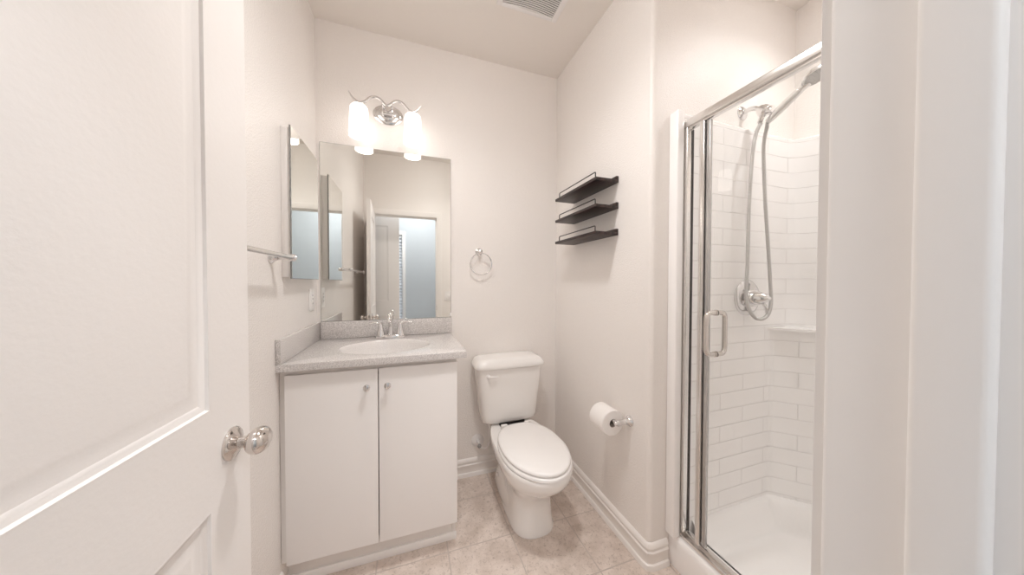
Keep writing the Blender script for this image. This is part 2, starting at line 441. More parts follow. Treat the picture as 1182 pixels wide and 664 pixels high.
# ------------------------------------------------------------------ hall: second door, window with blind, added fill light
d2 = door_leaf('door_2', 0.76, 2.09, 0.035, m_door)
d2.rotation_euler = (0, 0, PI); d2.location = (-0.133, -0.20, 0.01); d2['kind'] = 'structure'
w = empty('window_1', (-0.56, -1.30, 0.28), kind='structure')
b = BM()
for (x0, x1, z0, z1) in ((-1.05, -1.00, 0.23, 2.09), (-0.125, -0.075, 0.23, 2.09), (-1.00, -0.125, 2.03, 2.09), (-1.00, -0.125, 0.23, 0.28)):
    box(b, x0, x1, -1.30, -1.282, z0, z1, 0.003)
obj('casing', b, m_trim, w)
b = BM()
for (x0, x1, z0, z1) in ((-1.0, -0.96, 0.28, 2.03), (-0.165, -0.125, 0.28, 2.03), (-0.96, -0.165, 1.99, 2.03), (-0.96, -0.165, 0.28, 0.32), (-0.96, -0.165, 1.13, 1.17)):
    box(b, x0, x1, -1.40, -1.37, z0, z1, 0.003)
obj('sash', b, m_plastic, w)
b = BM(); box(b, -0.97, -0.155, -1.388, -1.384, 0.30, 2.01); obj('pane', b, m_winglass, w)
bl = empty('window_blind', (-0.56, -1.33, 0.30), 'white horizontal slat blind over the hall window, seen in the vanity mirror', 'window blind')
b = BM(); box(b, -0.995, -0.130, -1.352, -1.312, 1.985, 2.028, 0.003); obj('headrail', b, m_blind, bl)
b = BM()
for i in range(33):
    z = 0.34+i*0.05; t = bmesh.new(); box(t, -0.99, -0.132, -0.024, 0.024, -0.0015, 0.0015)
    join(b, t, Matrix.Translation((0, -1.334, z)) @ Matrix.Rotation(math.radians(-35), 4, 'X'))
obj('slats', b, m_blind, bl)
b = BM(); box(b, -0.99, -0.132, -1.352, -1.315, 0.295, 0.315, 0.003); obj('bottom_rail', b, m_blind, bl)
hl = empty('ceiling_fill_light', (0.12, -0.60, CH), 'added round flush fill light on the hall ceiling, out of view', 'ceiling light')  # assumed fixture, added behind the camera to brighten the rooms
b = BM(); lathe(b, (0.12, -0.60, CH), (0, 0, -1), [(0.17, 0), (0.17, 0.02), (0.16, 0.025)], 40); obj('base', b, m_plastic, hl)
b = BM(); lathe(b, (0.12, -0.60, CH-0.025), (0, 0, -1), [(0.155, 0), (0.15, 0.02), (0.12, 0.045), (0.07, 0.06), (0, 0.066)], 40); obj('diffuser', b, m_hallfill, hl)
bc = empty('ceiling_fill_light', (0.25, 0.92, CH), 'added round flush fill light in the middle of the bathroom ceiling, out of view', 'ceiling light')  # assumed fixture, added above the view as fill for the bathroom
b = BM(); lathe(b, (0.25, 0.92, CH), (0, 0, -1), [(0.17, 0), (0.17, 0.02), (0.16, 0.025)], 40); obj('base', b, m_plastic, bc)
b = BM(); lathe(b, (0.25, 0.92, CH-0.025), (0, 0, -1), [(0.155, 0), (0.15, 0.02), (0.12, 0.045), (0.07, 0.06), (0, 0.066)], 40); obj('diffuser', b, m_bathfill, bc)
def down_spot(name, loc, watts, size, rad, col, parent):
    L_ = bpy.data.lights.new(name, 'SPOT'); L_.energy = watts; L_.spot_size = math.radians(size); L_.spot_blend = 1.0
    L_.shadow_soft_size = rad; L_.color = col
    o = bpy.data.objects.new(name, L_); S.collection.objects.link(o); o.parent = parent
    o.location = Vector(loc)-parent.location
down_spot('bulb', (0.25, 0.92, CH-0.10), 38, 150, 0.08, (1.0, 0.985, 0.97), bc)  # spot added under the assumed fixture to brighten the lower room
# recessed light in the shower ceiling
dl = empty('recessed_light', (1.62, 0.60, CH), 'round recessed ceiling light above the shower stall', 'ceiling light')
b = BM(); lathe(b, (1.62, 0.60, CH), (0, 0, -1), [(0.09, 0), (0.09, 0.004), (0.075, 0.008), (0.072, 0.002)], 40); obj('trim_ring', b, m_plastic, dl)
b = BM(); lathe(b, (1.62, 0.60, CH-0.003), (0, 0, -1), [(0.070, 0), (0.070, 0.002), (0, 0.006)], 40); obj('lens', b, m_down, dl)
down_spot('bulb', (1.62, 0.60, CH-0.02), 17, 140, 0.05, (1.0, 0.985, 0.975), dl)

# ------------------------------------------------------------------ vanity cabinet
VX0, VX1, VYF = XL+0.001, 0.206, 1.398
v = empty('vanity_cabinet', (-0.14, 1.66, 0), 'white flat-front vanity cabinet with two doors under the speckled countertop', 'cabinet')
b = BM()
box(b, VX0, VX0+0.016, VYF, YB-0.001, 0.14, 0.919); box(b, VX1-0.016, VX1, VYF, YB-0.001, 0.14, 0.919); box(b, VX1-0.016, VX1, 1.4605, YB-0.001, 0.0, 0.14)
box(b, VX0+0.016, VX1-0.016, VYF, YB-0.001, 0.14, 0.156)
box(b, VX0+0.016, VX0+0.03, VYF, VYF+0.018, 0.156, 0.919); box(b, VX0+0.03, VX1-0.016, VYF, VYF+0.018, 0.885, 0.919)
box(b, VX0+0.016, VX1-0.016, YB-0.012, YB-0.001, 0.156, 0.919)
# clip the side panel's toe notch: lower front of the right side starts at the kick
obj('carcass', b, m_cabside, v)
def cab_door(x0, x1, kx, kz):
    b = BM(); box(b, x0, x1, 1.379, 1.397, 0.140, 0.899, 0.0012)
    d = obj('door', b, m_cab, v)
    b = BM(); lathe(b, (kx, 1.379, kz), (0, -1, 0), [(0.008, 0), (0.006, 0.004), (0.0055, 0.012), (0.0125, 0.016), (0.0145, 0.020), (0.0135, 0.024), (0.007, 0.0265), (0, 0.027)], 28)
    obj('knob', b, m_chrome, d)
cab_door(-0.470, -0.1345, -0.176, 0.826); cab_door(-0.1305, 0.204, -0.095, 0.827)
b = BM(); box(b, VX0, VX1-0.017, 1.460, 1.474, 0.0, 0.139); obj('toe_kick', b, m_cabside, v)
b = BM(); box(b, VX0, VX1+0.004, 1.449, 1.4595, 0.0, 0.036, 0.003); obj('toe_moulding', b, m_trim, v)

# ------------------------------------------------------------------ countertop with integral bowl
ct = empty('countertop', (-0.124, 1.63, 0.92), 'grey speckled vanity countertop with moulded oval sink and splashes', 'countertop')
CX0, CX1, CY0, CY1, CZ0, CZ1 = XL+0.0005, 0.245, 1.360, YB-0.0005, 0.9195, 0.950
ex, ey, ea, eb = -0.114, 1.600, 0.210, 0.168
def counter():
    b = BM(); N = 96
    angs = [2*PI*i/N for i in range(N)]
    for cx, cy in ((CX0, CY0), (CX1, CY0), (CX1, CY1), (CX0, CY1)):
        a = math.atan2(cy-ey, cx-ex) % (2*PI)
        k = min(range(len(angs)), key=lambda i: abs(angs[i]-a)); angs[k] = a
    inner, outer, low = [], [], []
    for a in angs:
        c, s = math.cos(a), math.sin(a); rr = 1/math.sqrt((c/ea)**2+(s/eb)**2)
        inner.append(b.verts.new((ex+c*rr, ey+s*rr, CZ1)))
        ts = []
        if c > 1e-9: ts.append((CX1-ex)/c)
        if c < -1e-9: ts.append((CX0-ex)/c)
        if s > 1e-9: ts.append((CY1-ey)/s)
        if s < -1e-9: ts.append((CY0-ey)/s)
        t = min(ts); outer.append((ex+c*t, ey+s*t))
    e = 0.004
    def inset(p, d): return (min(max(p[0], CX0+d), CX1-d), min(max(p[1], CY0+d), CY1-d))
    rings = [inner]
    for d, z in ((e, CZ1), (e*0.3, CZ1-e*0.3), (0, CZ1-e), (0, CZ0)):
        rings.append([b.verts.new((*inset(p, d), z)) for p in outer])
    rings.append([b.verts.new((ex+(p.co.x-ex)*1.08, ey+(p.co.y-ey)*1.08, CZ0)) for p in inner])
    for p, q in zip(rings, rings[1:]):
        for i in range(len(p)):
            j = (i+1) % len(p); b.faces.new((p[i], p[j], q[j], q[i]))
    obj('worktop', b, m_stone, ct)
counter()
b = BM(); rings = []
for k, (f, z) in enumerate([(1.0, CZ1), (0.985, CZ1-0.0025), (0.96, CZ1-0.010), (0.93, CZ1-0.026), (0.87, CZ1-0.055), (0.76, CZ1-0.088), (0.58, CZ1-0.112), (0.36, CZ1-0.124), (0.13, CZ1-0.128), (0.11, CZ1-0.130)]):
    rings.append([(ex+f*ea*math.cos(2*PI*i/96), ey+(1-f)*0.02+f*eb*math.sin(2*PI*i/96), z) for i in range(96)])
loft(b, rings, False, True); obj('sink_bowl', b, m_bowl, ct)
b = BM(); lathe(b, (ex, ey+0.018, CZ1-0.1295), (0, 0, 1), [(0.022, 0), (0.022, 0.002), (0.017, 0.004), (0.010, 0.003), (0, 0.006)], 28); obj('drain', b, m_chrome, ct)
b = BM(); box(b, XL+0.0195, 0.247, YB-0.0200, YB-0.0005, CZ1+0.0002, 1.0465, 0.002); obj('backsplash', b, m_stone, ct)
b = BM(); box(b, XL+0.0005, XL+0.019, CY0+0.002, YB-0.0005, CZ1+0.0002, 1.0465, 0.002); obj('side_splash', b, m_stone, ct)

# ------------------------------------------------------------------ faucet
fx, fy = -0.110, 1.836
fa = empty('faucet', (fx, fy, CZ1), 'chrome two-handle centreset faucet behind the sink', 'faucet')
b = BM(); rings = []
for s_, z in ((1.0, 0.0005), (1.0, 0.006), (0.95, 0.012), (0.82, 0.017), (0.6, 0.019)):
    rings.append(supere(fx, fy, 0.080*s_, 0.026*s_, CZ1+z, 2.6, 48))
loft(b, rings); obj('base_plate', b, m_chrome, fa)
b = BM(); tube(b, [(fx, fy, CZ1+0.015), (fx, fy, CZ1+0.06), (fx, fy-0.004, CZ1+0.10), (fx, fy-0.022, CZ1+0.128), (fx, fy-0.055, CZ1+0.138), (fx, fy-0.088, CZ1+0.122), (fx, fy-0.102, CZ1+0.100)],
     [0.0165, 0.0115, 0.0105, 0.0115, 0.0125, 0.0115, 0.0105], 20); obj('spout', b, m_chrome, fa)
for s in (-1, 1):
    b = BM(); hx = fx+s*0.052
    lathe(b, (hx, fy, CZ1+0.012), (0, 0, 1), [(0.0245, 0), (0.023, 0.008), (0.017, 0.030), (0.0125, 0.055), (0.012, 0.066), (0.008, 0.073), (0, 0.075)], 28)
    h = obj('handle', b, m_chrome, fa)
    b = BM(); tube(b, [(hx, fy, CZ1+0.076), (hx+s*0.018, fy-0.002, CZ1+0.087), (hx+s*0.040, fy-0.006, CZ1+0.088), (hx+s*0.064, fy-0.010, CZ1+0.085)], [0.0095, 0.009, 0.007, 0.0055], 16, flat=0.6)
    obj('lever', b, m_chrome, h)

# ------------------------------------------------------------------ wall mirror
mi = empty('wall_mirror', (-0.115, YB, 1.048), 'large frameless rectangular mirror above the vanity backsplash', 'mirror')
b = BM(); box(b, -0.474, 0.2435, YB-0.0055, YB-0.0005, 1.0475, 2.047, 0.0004, 1); obj('glass_edge', b, m_medge, mi)
b = BM(); box(b, -0.4725, 0.242, YB-0.0062, YB-0.0056, 1.049, 2.0455); obj('mirror_face', b, m_mirror, mi)
b = BM(); box(b, 0.236, 0.246, YB-0.0085, YB-0.0005, 1.055, 1.075, 0.001); obj('clip', b, m_plastic, mi)

# medicine cabinet on the left wall
mc = empty('medicine_cabinet', (XL, 1.61, 1.283), 'mirrored medicine cabinet on the left wall beside the vanity mirror', 'cabinet')
b = BM(); box(b, XL+0.0005, -0.462, 1.434, 1.790, 1.290, 1.898, 0.001); obj('body', b, m_cabside, mc)
b = BM(); box(b, -0.4615, -0.4560, 1.428, 1.795, 1.283, 1.905, 0.0004, 1); dd = obj('door', b, m_medge, mc)
b = BM(); box(b, -0.4559, -0.4552, 1.4295, 1.7935, 1.2845, 1.9035); obj('mirror_face', b, m_mirror, dd)

# ------------------------------------------------------------------ vanity light
LX, LZ = -0.121, 2.256
vl = empty('vanity_light', (LX, YB, LZ), 'chrome two-shade vanity light with a wavy bar above the mirror', 'wall lamp')
b = BM(); lathe(b, (LX, YB-0.0005, LZ), (0, -1, 0), [(0.060, 0), (0.060, 0.004), (0.055, 0.008), (0.047, 0.010), (0.042, 0.017), (0.030, 0.022), (0.018, 0.023), (0, 0.023)], 48, sx=1.38, sy=0.95)
obj('backplate', b, m_chrome, vl)
b = BM(); box(b, LX-0.030, LX+0.030, YB-0.060, YB-0.020, LZ-0.022, LZ+0.030, 0.006, 3)
obj('mount_block', b, m_chrome, vl)
for s in (-1, 1):
    b = BM(); tube(b, [(LX+s*0.024, YB-0.055, LZ+0.010), (LX+s*0.025, YB-0.075, LZ+0.018), (LX+s*0.022, YB-0.097, LZ+0.012)], 0.005, 12)
    obj('support_arm', b, m_chrome, vl)
b = BM(); wy = 1.808
pts = [(-0.313, 2.300), (-0.292, 2.268), (-0.262, 2.249), (-0.235, 2.258), (-0.208, 2.284), (-0.182, 2.294), (-0.155, 2.285), (-0.135, 2.265), (-0.121, 2.259), (-0.107, 2.265),
       (-0.087, 2.285), (-0.061, 2.294), (-0.034, 2.283), (-0.008, 2.257), (0.016, 2.247), (0.040, 2.262), (0.062, 2.290)]
tube(b, [(x, wy, z) for x, z in pts], [0.0028, 0.005]+[0.0072]*13+[0.005, 0.0028], 14, k=6)
obj('wavy_bar', b, m_chrome, vl)
for x in (-0.262, 0.016):
    b = BM(); lathe(b, (x, wy, 2.245), (0, 0, -1), [(0.006, -0.003), (0.008, 0.004), (0.022, 0.010), (0.024, 0.018), (0.022, 0.022)], 28); obj('shade_holder', b, m_chrome, vl)
    b = BM(); lathe(b, (x, wy, 2.232), (0, 0, -1), [(0.020, 0), (0.036, 0.003), (0.043, 0.012), (0.0455, 0.035), (0.048, 0.100), (0.050, 0.168), (0.0465, 0.168), (0.044, 0.10), (0.041, 0.02), (0, 0.012)], 36)
    obj('glass_shade', b, m_shade, vl)

# ------------------------------------------------------------------ towel bar (left wall)
tb = empty('towel_bar', (XL, 1.03, 1.36), 'chrome towel bar on the left wall between the door and medicine cabinet', 'towel bar')
BZ, BX = 1.362, -0.424
b = BM(); tube(b, [(BX, 0.722, BZ), (BX, 1.336, BZ)], 0.0085, 18, False); obj('bar', b, m_chrome, tb)
for y in (1.333, 0.725):
    b = BM()
    lathe(b, (XL+0.0003, y, BZ), (1, 0, 0), [(0.024, 0), (0.024, 0.004), (0.018, 0.010), (0.0115, 0.018), (0.0095, 0.035), (0.0115, 0.050), (0.0125, 0.058)], 28)
    lathe(b, (BX-0.013, y, BZ), (1, 0, 0), [(0.0125, 0), (0.0135, 0.010), (0.0135, 0.020), (0.010, 0.027), (0.0, 0.030)], 28)
    obj('post', b, m_chrome, tb)

# towel ring
tr = empty('towel_ring', (0.425, YB, 1.465), 'chrome towel ring on the back wall right of the mirror', 'towel ring')
b = BM()
lathe(b, (0.425, YB-0.0003, 1.468), (0, -1, 0), [(0.024, 0), (0.024, 0.004), (0.018, 0.010), (0.010, 0.017), (0.010, 0.034), (0.014, 0.038), (0.014, 0.048), (0.008, 0.053), (0, 0.054)], 28)
obj('mount', b, m_chrome, tr)
b = BM(); R0 = 0.070; cz = 1.457-R0
ring = [(0.432+R0*math.sin(2*PI*i/56), YB-0.043+0.012*(1-math.cos(2*PI*i/56))/2, cz+R0*math.cos(2*PI*i/56)) for i in range(56)]
tube(b, ring, 0.0033, 10, False, closed=True); obj('ring', b, m_chrome, tr)

# outlet and switch
def plate(name, label, c, n, w, h, kind):
    e = empty(name, c, label, kind)
    T = Matrix.Translation(c) @ (Matrix.Rotation(PI/2, 4, 'Z') if n == 'x' else Matrix.Identity(4) if n == '-y' else Matrix.Rotation(PI, 4, 'Z'))
    def put(nm, bm, m, par=e): bm.transform(T); return obj(nm, bm, m, par)
    b = BM(); box(b, -w/2, w/2, -0.006, -0.0003, -h/2, h/2, 0.002, 3); put('cover_plate', b, m_plastic)
    if kind == 'outlet':
        b = BM(); box(b, -0.0165, 0.0165, -0.0085, -0.006, -0.0335, 0.0335, 0.001); f = put('receptacle', b, m_plastic)
        for z in (-0.021, 0.021):
            for x in (-0.006, 0.006):
                b = BM(); box(b, x-0.001, x+0.001, -0.0088, -0.0083, z-0.003, z+0.005); put('slot', b, m_slot, f)
        b = BM(); box(b, -0.007, 0.007, -0.0095, -0.0085, 0.001, 0.006, 0.0004); put('button', b, m_grey, f)
        b = BM(); box(b, -0.007, 0.007, -0.0095, -0.0085, -0.006, -0.001, 0.0004); put('button', b, m_plastic, f)
    else:
        b = BM(); box(b, -0.0165, 0.0165, -0.010, -0.006, -0.0335, 0.0335, 0.002); put('rocker', b, m_plastic)
plate('outlet', 'white rectangular wall outlet on the left wall under the medicine cabinet', (XL, 1.802, 1.178), 'x', 0.072, 0.116, 'outlet')
plate('light_switch', 'white light switch beside the doorway, seen at the right edge of the mirror', (0.430, YD, 1.10), 'y', 0.072, 0.116, 'light switch')

# ------------------------------------------------------------------ floating shelves
shelf_z = (1.773, 1.642, 1.509)
shelf_lab = ('dark brown floating shelf with black wire rail, topmost of three on the right wall',
             'dark brown floating shelf with black wire rail, middle of three on the right wall',
             'dark brown floating shelf with black wire rail, lowest of three on the right wall')
def shelf0():
    z = shelf_z[0]; X0 = 0.857; y0, y1 = 1.238, 1.665
    e = empty('floating_shelf', (XR, 1.45, z), shelf_lab[0], 'shelf', 'dark floating shelves on the right wall')
    b = BM(); box(b, X0, XR-0.0005, y0, y1, z, z+0.015, 0.001); obj('board', b, m_wood, e)
    b = BM(); box(b, XR-0.014, XR-0.0005, y0, y1, z+0.0152, z+0.032, 0.001); obj('back_ledge', b, m_wood, e)
    b = BM()
    tube(b, [(X0+0.006, y0+0.012, z+0.013), (X0+0.006, y0+0.012, z+0.036), (X0+0.006, y0+0.0135, z+0.0395), (X0+0.006, y0+0.017, z+0.041),
             (X0+0.006, y1-0.050, z+0.041), (X0+0.006, y1-0.0465, z+0.0395), (X0+0.006, y1-0.045, z+0.036), (X0+0.006, y1-0.045, z+0.013)], 0.0028, 10, False)
    obj('wire_rail', b, m_black, e)
    return e
sh = shelf0()
for i in (1, 2):
    c = sh.copy(); S.collection.objects.link(c); c.location.z = shelf_z[i]; c['label'] = shelf_lab[i]
    for ch in [o for o in list(S.collection.objects) if o.parent == sh]:
        k = ch.copy(); S.collection.objects.link(k); k.parent = c

# ------------------------------------------------------------------ toilet paper
tx, tz = 0.917, 0.601
th = empty('toilet_paper_holder', (XR, 1.144, 0.611), 'chrome toilet paper holder on the right wall', 'paper holder')
b = BM(); lathe(b, (XR-0.0003, 1.144, 0.606), (-1, 0, 0), [(0.026, 0), (0.026, 0.004), (0.022, 0.009), (0.015, 0.020), (0.0125, 0.040), (0.0125, 0.058), (0.0145, 0.066), (0.0145, 0.078), (0.010, 0.086), (0, 0.088)], 32)
obj('post', b, m_chrome, th)
b = BM(); tube(b, [(tx, 1.139, 0.606), (tx, 1.285, 0.606)], 0.0075, 16, False)
lathe(b, (tx, 1.283, 0.606), (0, 1, 0), [(0.0075, 0), (0.011, 0.002), (0.011, 0.007), (0, 0.009)], 20)
obj('arm', b, m_chrome, th)
tp = empty('toilet_paper_roll', (tx, 1.22, tz-0.012), 'white toilet paper roll hanging on the chrome wall holder', 'toilet paper')
b = BM(); cz = tz-0.0065
def roll(b, R, r, y0, y1, n=48):
    pr = [(r, y0), (R-0.003, y0), (R, y0+0.003), (R, y1-0.003), (R-0.003, y1), (r, y1)]
    rings = [[(tx+rr*math.cos(2*PI*i/n), y, cz+rr*math.sin(2*PI*i/n)) for i in range(n)] for rr, y in pr]
    V = [[b.verts.new(p) for p in q] for q in rings]; V.append(V[0])
    for p, q in zip(V, V[1:]):
        for i in range(n):
            j = (i+1) % n; b.faces.new((p[i], p[j], q[j], q[i]))
roll(b, 0.0615, 0.0205, 1.170, 1.279); obj('paper', b, m_paper, tp)
b = BM()
def core(b, R, r, y0, y1, n=40):
    V = [[b.verts.new((tx+rr*math.cos(2*PI*i/n), y, cz+rr*math.sin(2*PI*i/n))) for i in range(n)] for rr, y in ((r, y0), (R, y0), (R, y1), (r, y1))]; V.append(V[0])
    for p, q in zip(V, V[1:]):
        for i in range(n):
            j = (i+1) % n; b.faces.new((p[i], p[j], q[j], q[i]))
core(b, 0.0204, 0.0188, 1.1715, 1.2765); obj('core', b, m_card, tp)

# ------------------------------------------------------------------ toilet
TX = 0.603
to = empty('toilet', (TX, 1.50, 0), 'white two-piece toilet with closed elongated lid beside the vanity', 'toilet')
def egg(w, yf, yb, z, yc=None, eb=3.0, ef=2.0, n=64, xc=TX, taper=0.0):
    """plan outline: elliptical front (towards -y), squarer back"""
    if yc is None: yc = yf+(yb-yf)*0.52
    out = []
    for i in range(n):
        t = 2*PI*i/n; c, s = math.cos(t), math.sin(t)
        e = eb if s > 0 else ef; L = (yb-yc) if s > 0 else (yc-yf)
        tp_ = (1-taper*s*s) if s > 0 else 1.0
        out.append((xc+w*tp_*math.copysign(abs(c)**(2/e), c), yc+L*math.copysign(abs(s)**(2/e), s), z))
    return out
b = BM()
secs = [(0.0005, 0.108, 1.322, 1.800, 2.6), (0.012, 0.110, 1.320, 1.802, 2.6), (0.030, 0.104, 1.326, 1.800, 2.6), (0.080, 0.101, 1.330, 1.795, 2.5), (0.140, 0.100, 1.334, 1.790, 2.4),
        (0.185, 0.102, 1.328, 1.792, 2.3), (0.220, 0.109, 1.308, 1.798, 2.2), (0.255, 0.126, 1.268, 1.806, 2.1), (0.290, 0.149, 1.222, 1.815, 2.0), (0.325, 0.168, 1.182, 1.825, 2.0),
        (0.355, 0.175, 1.162, 1.835, 2.0), (0.380, 0.179, 1.154, 1.840, 2.0), (0.396, 0.179, 1.153, 1.842, 2.0), (0.402, 0.175, 1.157, 1.838, 2.0)]
rings = []
for z, w_, yf, yb, ef in secs:
    z *= 0.955; w_ += 0.006*max(0.0, 1-z/0.24)
    rings.append(egg(w_, yf, yb, z, yc=1.40 if z > 0.2 else 1.46, eb=2.8, ef=ef))
loft(b, rings); obj('bowl', b, m_porc, to, ang=50)
# trapway foot with bolt cap, both sides
for s in (-1, 1):
    b = BM(); rings = []
    for k in range(9):
        t = k/8; y = 1.50+0.27*t; hgt = 0.035+0.165*math.sin(PI*(0.15+0.75*t)); wd = 0.020+0.016*math.sin(PI*t)
        ringp = []
        for i in range(16):
            a = 2*PI*i/16; ringp.append((TX+s*(0.088+wd*(0.5+0.5*math.cos(a))*0.9), y+0.0, max(0.001, hgt*(0.5+0.5*math.sin(a)))))
        rings.append(ringp)
    loft(b, rings); obj('trapway', b, m_porc, to, ang=60)
    b = BM(); lathe(b, (TX+s*0.113, 1.66, 0.13), (s, 0, 0.2), [(0.014, 0), (0.014, 0.006), (0.010, 0.012), (0, 0.014)], 20); obj('bolt_cap', b, m_plastic, to)
# seat + lid
b = BM(); rings = []
for off, z in ((0.006, 0.3855), (0.0, 0.389), (0.0, 0.399), (0.005, 0.4035)):
    rings.append(egg(0.175-off, 1.149+off, 1.650-off, z, yc=1.40, eb=2.7, ef=1.95, taper=0.16))
loft(b, rings); obj('seat', b, m_seat, to, ang=50)
b = BM(); rings = []
for off, z in ((0.007, 0.4045), (0.002, 0.4075), (0.0, 0.411), (0.001, 0.418), (0.006, 0.4225), (0.016, 0.4255), (0.035, 0.427), (0.07, 0.4285)):
    rings.append(egg(0.169-off, 1.156+off, 1.664-off, z, yc=1.40, eb=2.9, ef=1.95, taper=0.16))
loft(b, rings); obj('seat_lid', b, m_seat, to, ang=60)
for s in (-1, 1):
    b = BM(); box(b, TX+s*0.075-0.020, TX+s*0.075+0.020, 1.664, 1.684, 0.3845, 0.418, 0.006, 3); obj('seat_hinge', b, m_seat, to)
# tank: tapered, rounded
TCX = 0.591
b = BM(); rings = []
def tank_ring(w_, yf, z, e=5.5): 
    yb = YB-0.012; return supere(TCX, (yf+yb)/2, w_, (yb-yf)/2, z, e, 64)
for w_, yf, z, e in ((0.150, 1.760, 0.3875, 3.5), (0.166, 1.742, 0.394, 4), (0.175, 1.732, 0.408, 5), (0.181, 1.728, 0.435, 5.5), (0.192, 1.722, 0.560, 6), (0.207, 1.716, 0.680, 6.5), (0.212, 1.714, 0.738, 6.5)):
    rings.append(tank_ring(w_, yf, z, e))
loft(b, rings); tk = obj('tank', b, m_porc, to, ang=60)
b = BM(); rings = []
for w_, yf, z, e in ((0.217, 1.709, 0.7385, 6), (0.226, 1.701, 0.742, 6), (0.229, 1.698, 0.750, 6), (0.227, 1.700, 0.764, 6), (0.214, 1.709, 0.782, 5.5), (0.202, 1.722, 0.794, 5), (0.180, 1.745, 0.799, 4.5), (0.12, 1.79, 0.801, 4)):
    rings.append(supere(TCX, (yf+YB-0.006)/2 if yf < 1.72 else (yf+YB-0.006-(yf-1.72)*0.8)/2, w_, (YB-0.006-yf)/2, z, e, 64))
loft(b, rings); obj('tank_lid', b, m_porc, to, ang=60)
b = BM(); lathe(b, (TCX-0.150, 1.722, 0.700), (0, -1, 0), [(0.014, 0), (0.014, 0.006), (0.008, 0.010), (0.006, 0.018)], 20)
tube(b, [(TCX-0.152, 1.702, 0.701), (TCX-0.130, 1.699, 0.701), (TCX-0.095, 1.700, 0.697)], [0.009, 0.0075, 0.0065], 14, flat=0.6); obj('flush_lever', b, m_plastic, to)
# near-black gasket sheet, its colour standing in for the shadow gap between tank and bowl
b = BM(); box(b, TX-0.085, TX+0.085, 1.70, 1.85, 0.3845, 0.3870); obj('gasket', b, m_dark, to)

# supply line
sp = empty('water_supply_valve', (0.417, YB, 0.22), 'white supply line and round wall plate left of the toilet', 'supply valve')
b = BM(); lathe(b, (0.417, YB-0.0003, 0.222), (0, -1, 0), [(0.042, 0), (0.042, 0.003), (0.030, 0.009), (0.011, 0.010), (0.011, 0.030), (0.007, 0.032), (0.007, 0.045)], 30); obj('escutcheon', b, m_plastic, sp)
b = BM(); lathe(b, (0.417, YB-0.047, 0.212), (0.0, -1, 0), [(0.010, 0), (0.012, 0.004), (0.012, 0.012), (0.008, 0.016)], 20); obj('valve_body', b, m_grey, sp)
b = BM(); tube(b, [(0.420, YB-0.052, 0.214), (0.436, YB-0.056, 0.196), (0.462, YB-0.062, 0.197), (0.478, YB-0.072, 0.235), (0.477, YB-0.085, 0.31), (0.474, YB-0.095, 0.385)], 0.0062, 12); obj('hose', b, m_plastic, sp)
b = BM(); lathe(b, (0.474, YB-0.095, 0.384), (0, 0, 1), [(0.010, 0), (0.012, 0.004), (0.012, 0.020)], 16); obj('coupling', b, m_grey, sp)

# ------------------------------------------------------------------ ceiling vent
ve = empty('ceiling_vent', (0.60, 1.33, CH), 'square white slatted exhaust vent in the ceiling', 'vent')
vx0, vx1, vy0, vy1 = 0.425, 0.768, 1.155, 1.498
b = BM()
box(b, vx0, 0.452, vy0, vy1, CH-0.010, CH-0.0003, 0.003); box(b, 0.738, vx1, vy0, vy1, CH-0.010, CH-0.0003, 0.003)
box(b, 0.452, 0.738, vy0, 1.182, CH-0.010, CH-0.0003, 0.003); box(b, 0.452, 0.738, 1.476, vy1, CH-0.010, CH-0.0003, 0.003)
obj('grille_frame', b, m_plastic, ve)
b = BM(); box(b, 0.450, 0.740, 1.180, 1.478, CH-0.0022, CH-0.0004); obj('dark_interior', b, m_slot, ve)
b = BM(); y = 1.182
while y < 1.472:
    pts_ = []
    n_ = 12
    lo, hi = [], []
    for i in range(n_+1):
        x = 0.4515+(0.7385-0.4515)*i/n_; bow = 0.010*(1-((x-0.595)/0.1435)**2)-0.008
        lo.append((x, y+0.003-bow)); hi.append((x, y+0.0080-bow))
    prism(b, lo+hi[::-1], CH-0.0075, CH-0.0035); y += 0.0110
obj('slats', b, m_plastic, ve)

# ------------------------------------------------------------------ shower: base, surround
SX0 = 1.105
sb = empty('shower_pan', (1.5, 0.56, 0), 'white moulded shower pan with raised curb', 'shower base')
b = BM()
# curb with rounded, slightly sloping face
prof = [(1.215, 0.0), (1.108, 0.0), (1.104, 0.06), (1.106, 0.115), (1.111, 0.133), (1.120, 0.143), (1.134, 0.147), (1.180, 0.147), (1.196, 0.143), (1.206, 0.130), (1.215, 0.10)]
V0 = [b.verts.new((x, YD+0.0005, z)) for x, z in prof]; V1 = [b.verts.new((x, 1.0190, z)) for x, z in prof]
n_ = len(prof)
for i in range(n_): j = (i+1) % n_; b.faces.new((V0[i], V0[j], V1[j], V1[i]))
b.faces.new(V0[::-1]); b.faces.new(V1); obj('curb', b, m_acryl, sb)
b = BM(); nx, ny = 48, 48; x0_, x1_, y0_, y1_ = 1.206, 1.9485, YD+0.0005, 1.0185
grid = []
def sm(t): t = max(0, min(1, t)); return t*t*(3-2*t)
for i in range(nx+1):
    row = []
    for j in range(ny+1):
        x = x0_+(x1_-x0_)*(i/nx); y = y0_+(y1_-y0_)*(j/ny)
        dw = min(y-(YD+0.03), 0.988-y, 1.925-x, (1.72+0.985+0.0-x-y)*0.7071+0.0)
        z = 0.055+0.125*(1-sm(dw/0.075))
        dc = x-1.206; z = max(z, 0.055+0.075*(1-sm(dc/0.05)))
        z += 0.012*min(1.0, math.hypot(x-1.58, y-0.56)/0.4)
        row.append(b.verts.new((x, y, z)))
    grid.append(row)
for i in range(nx):
    for j in range(ny): b.faces.new((grid[i][j], grid[i+1][j], grid[i+1][j+1], grid[i][j+1]))
obj('pan_floor', b, m_acryl, sb, ang=60)

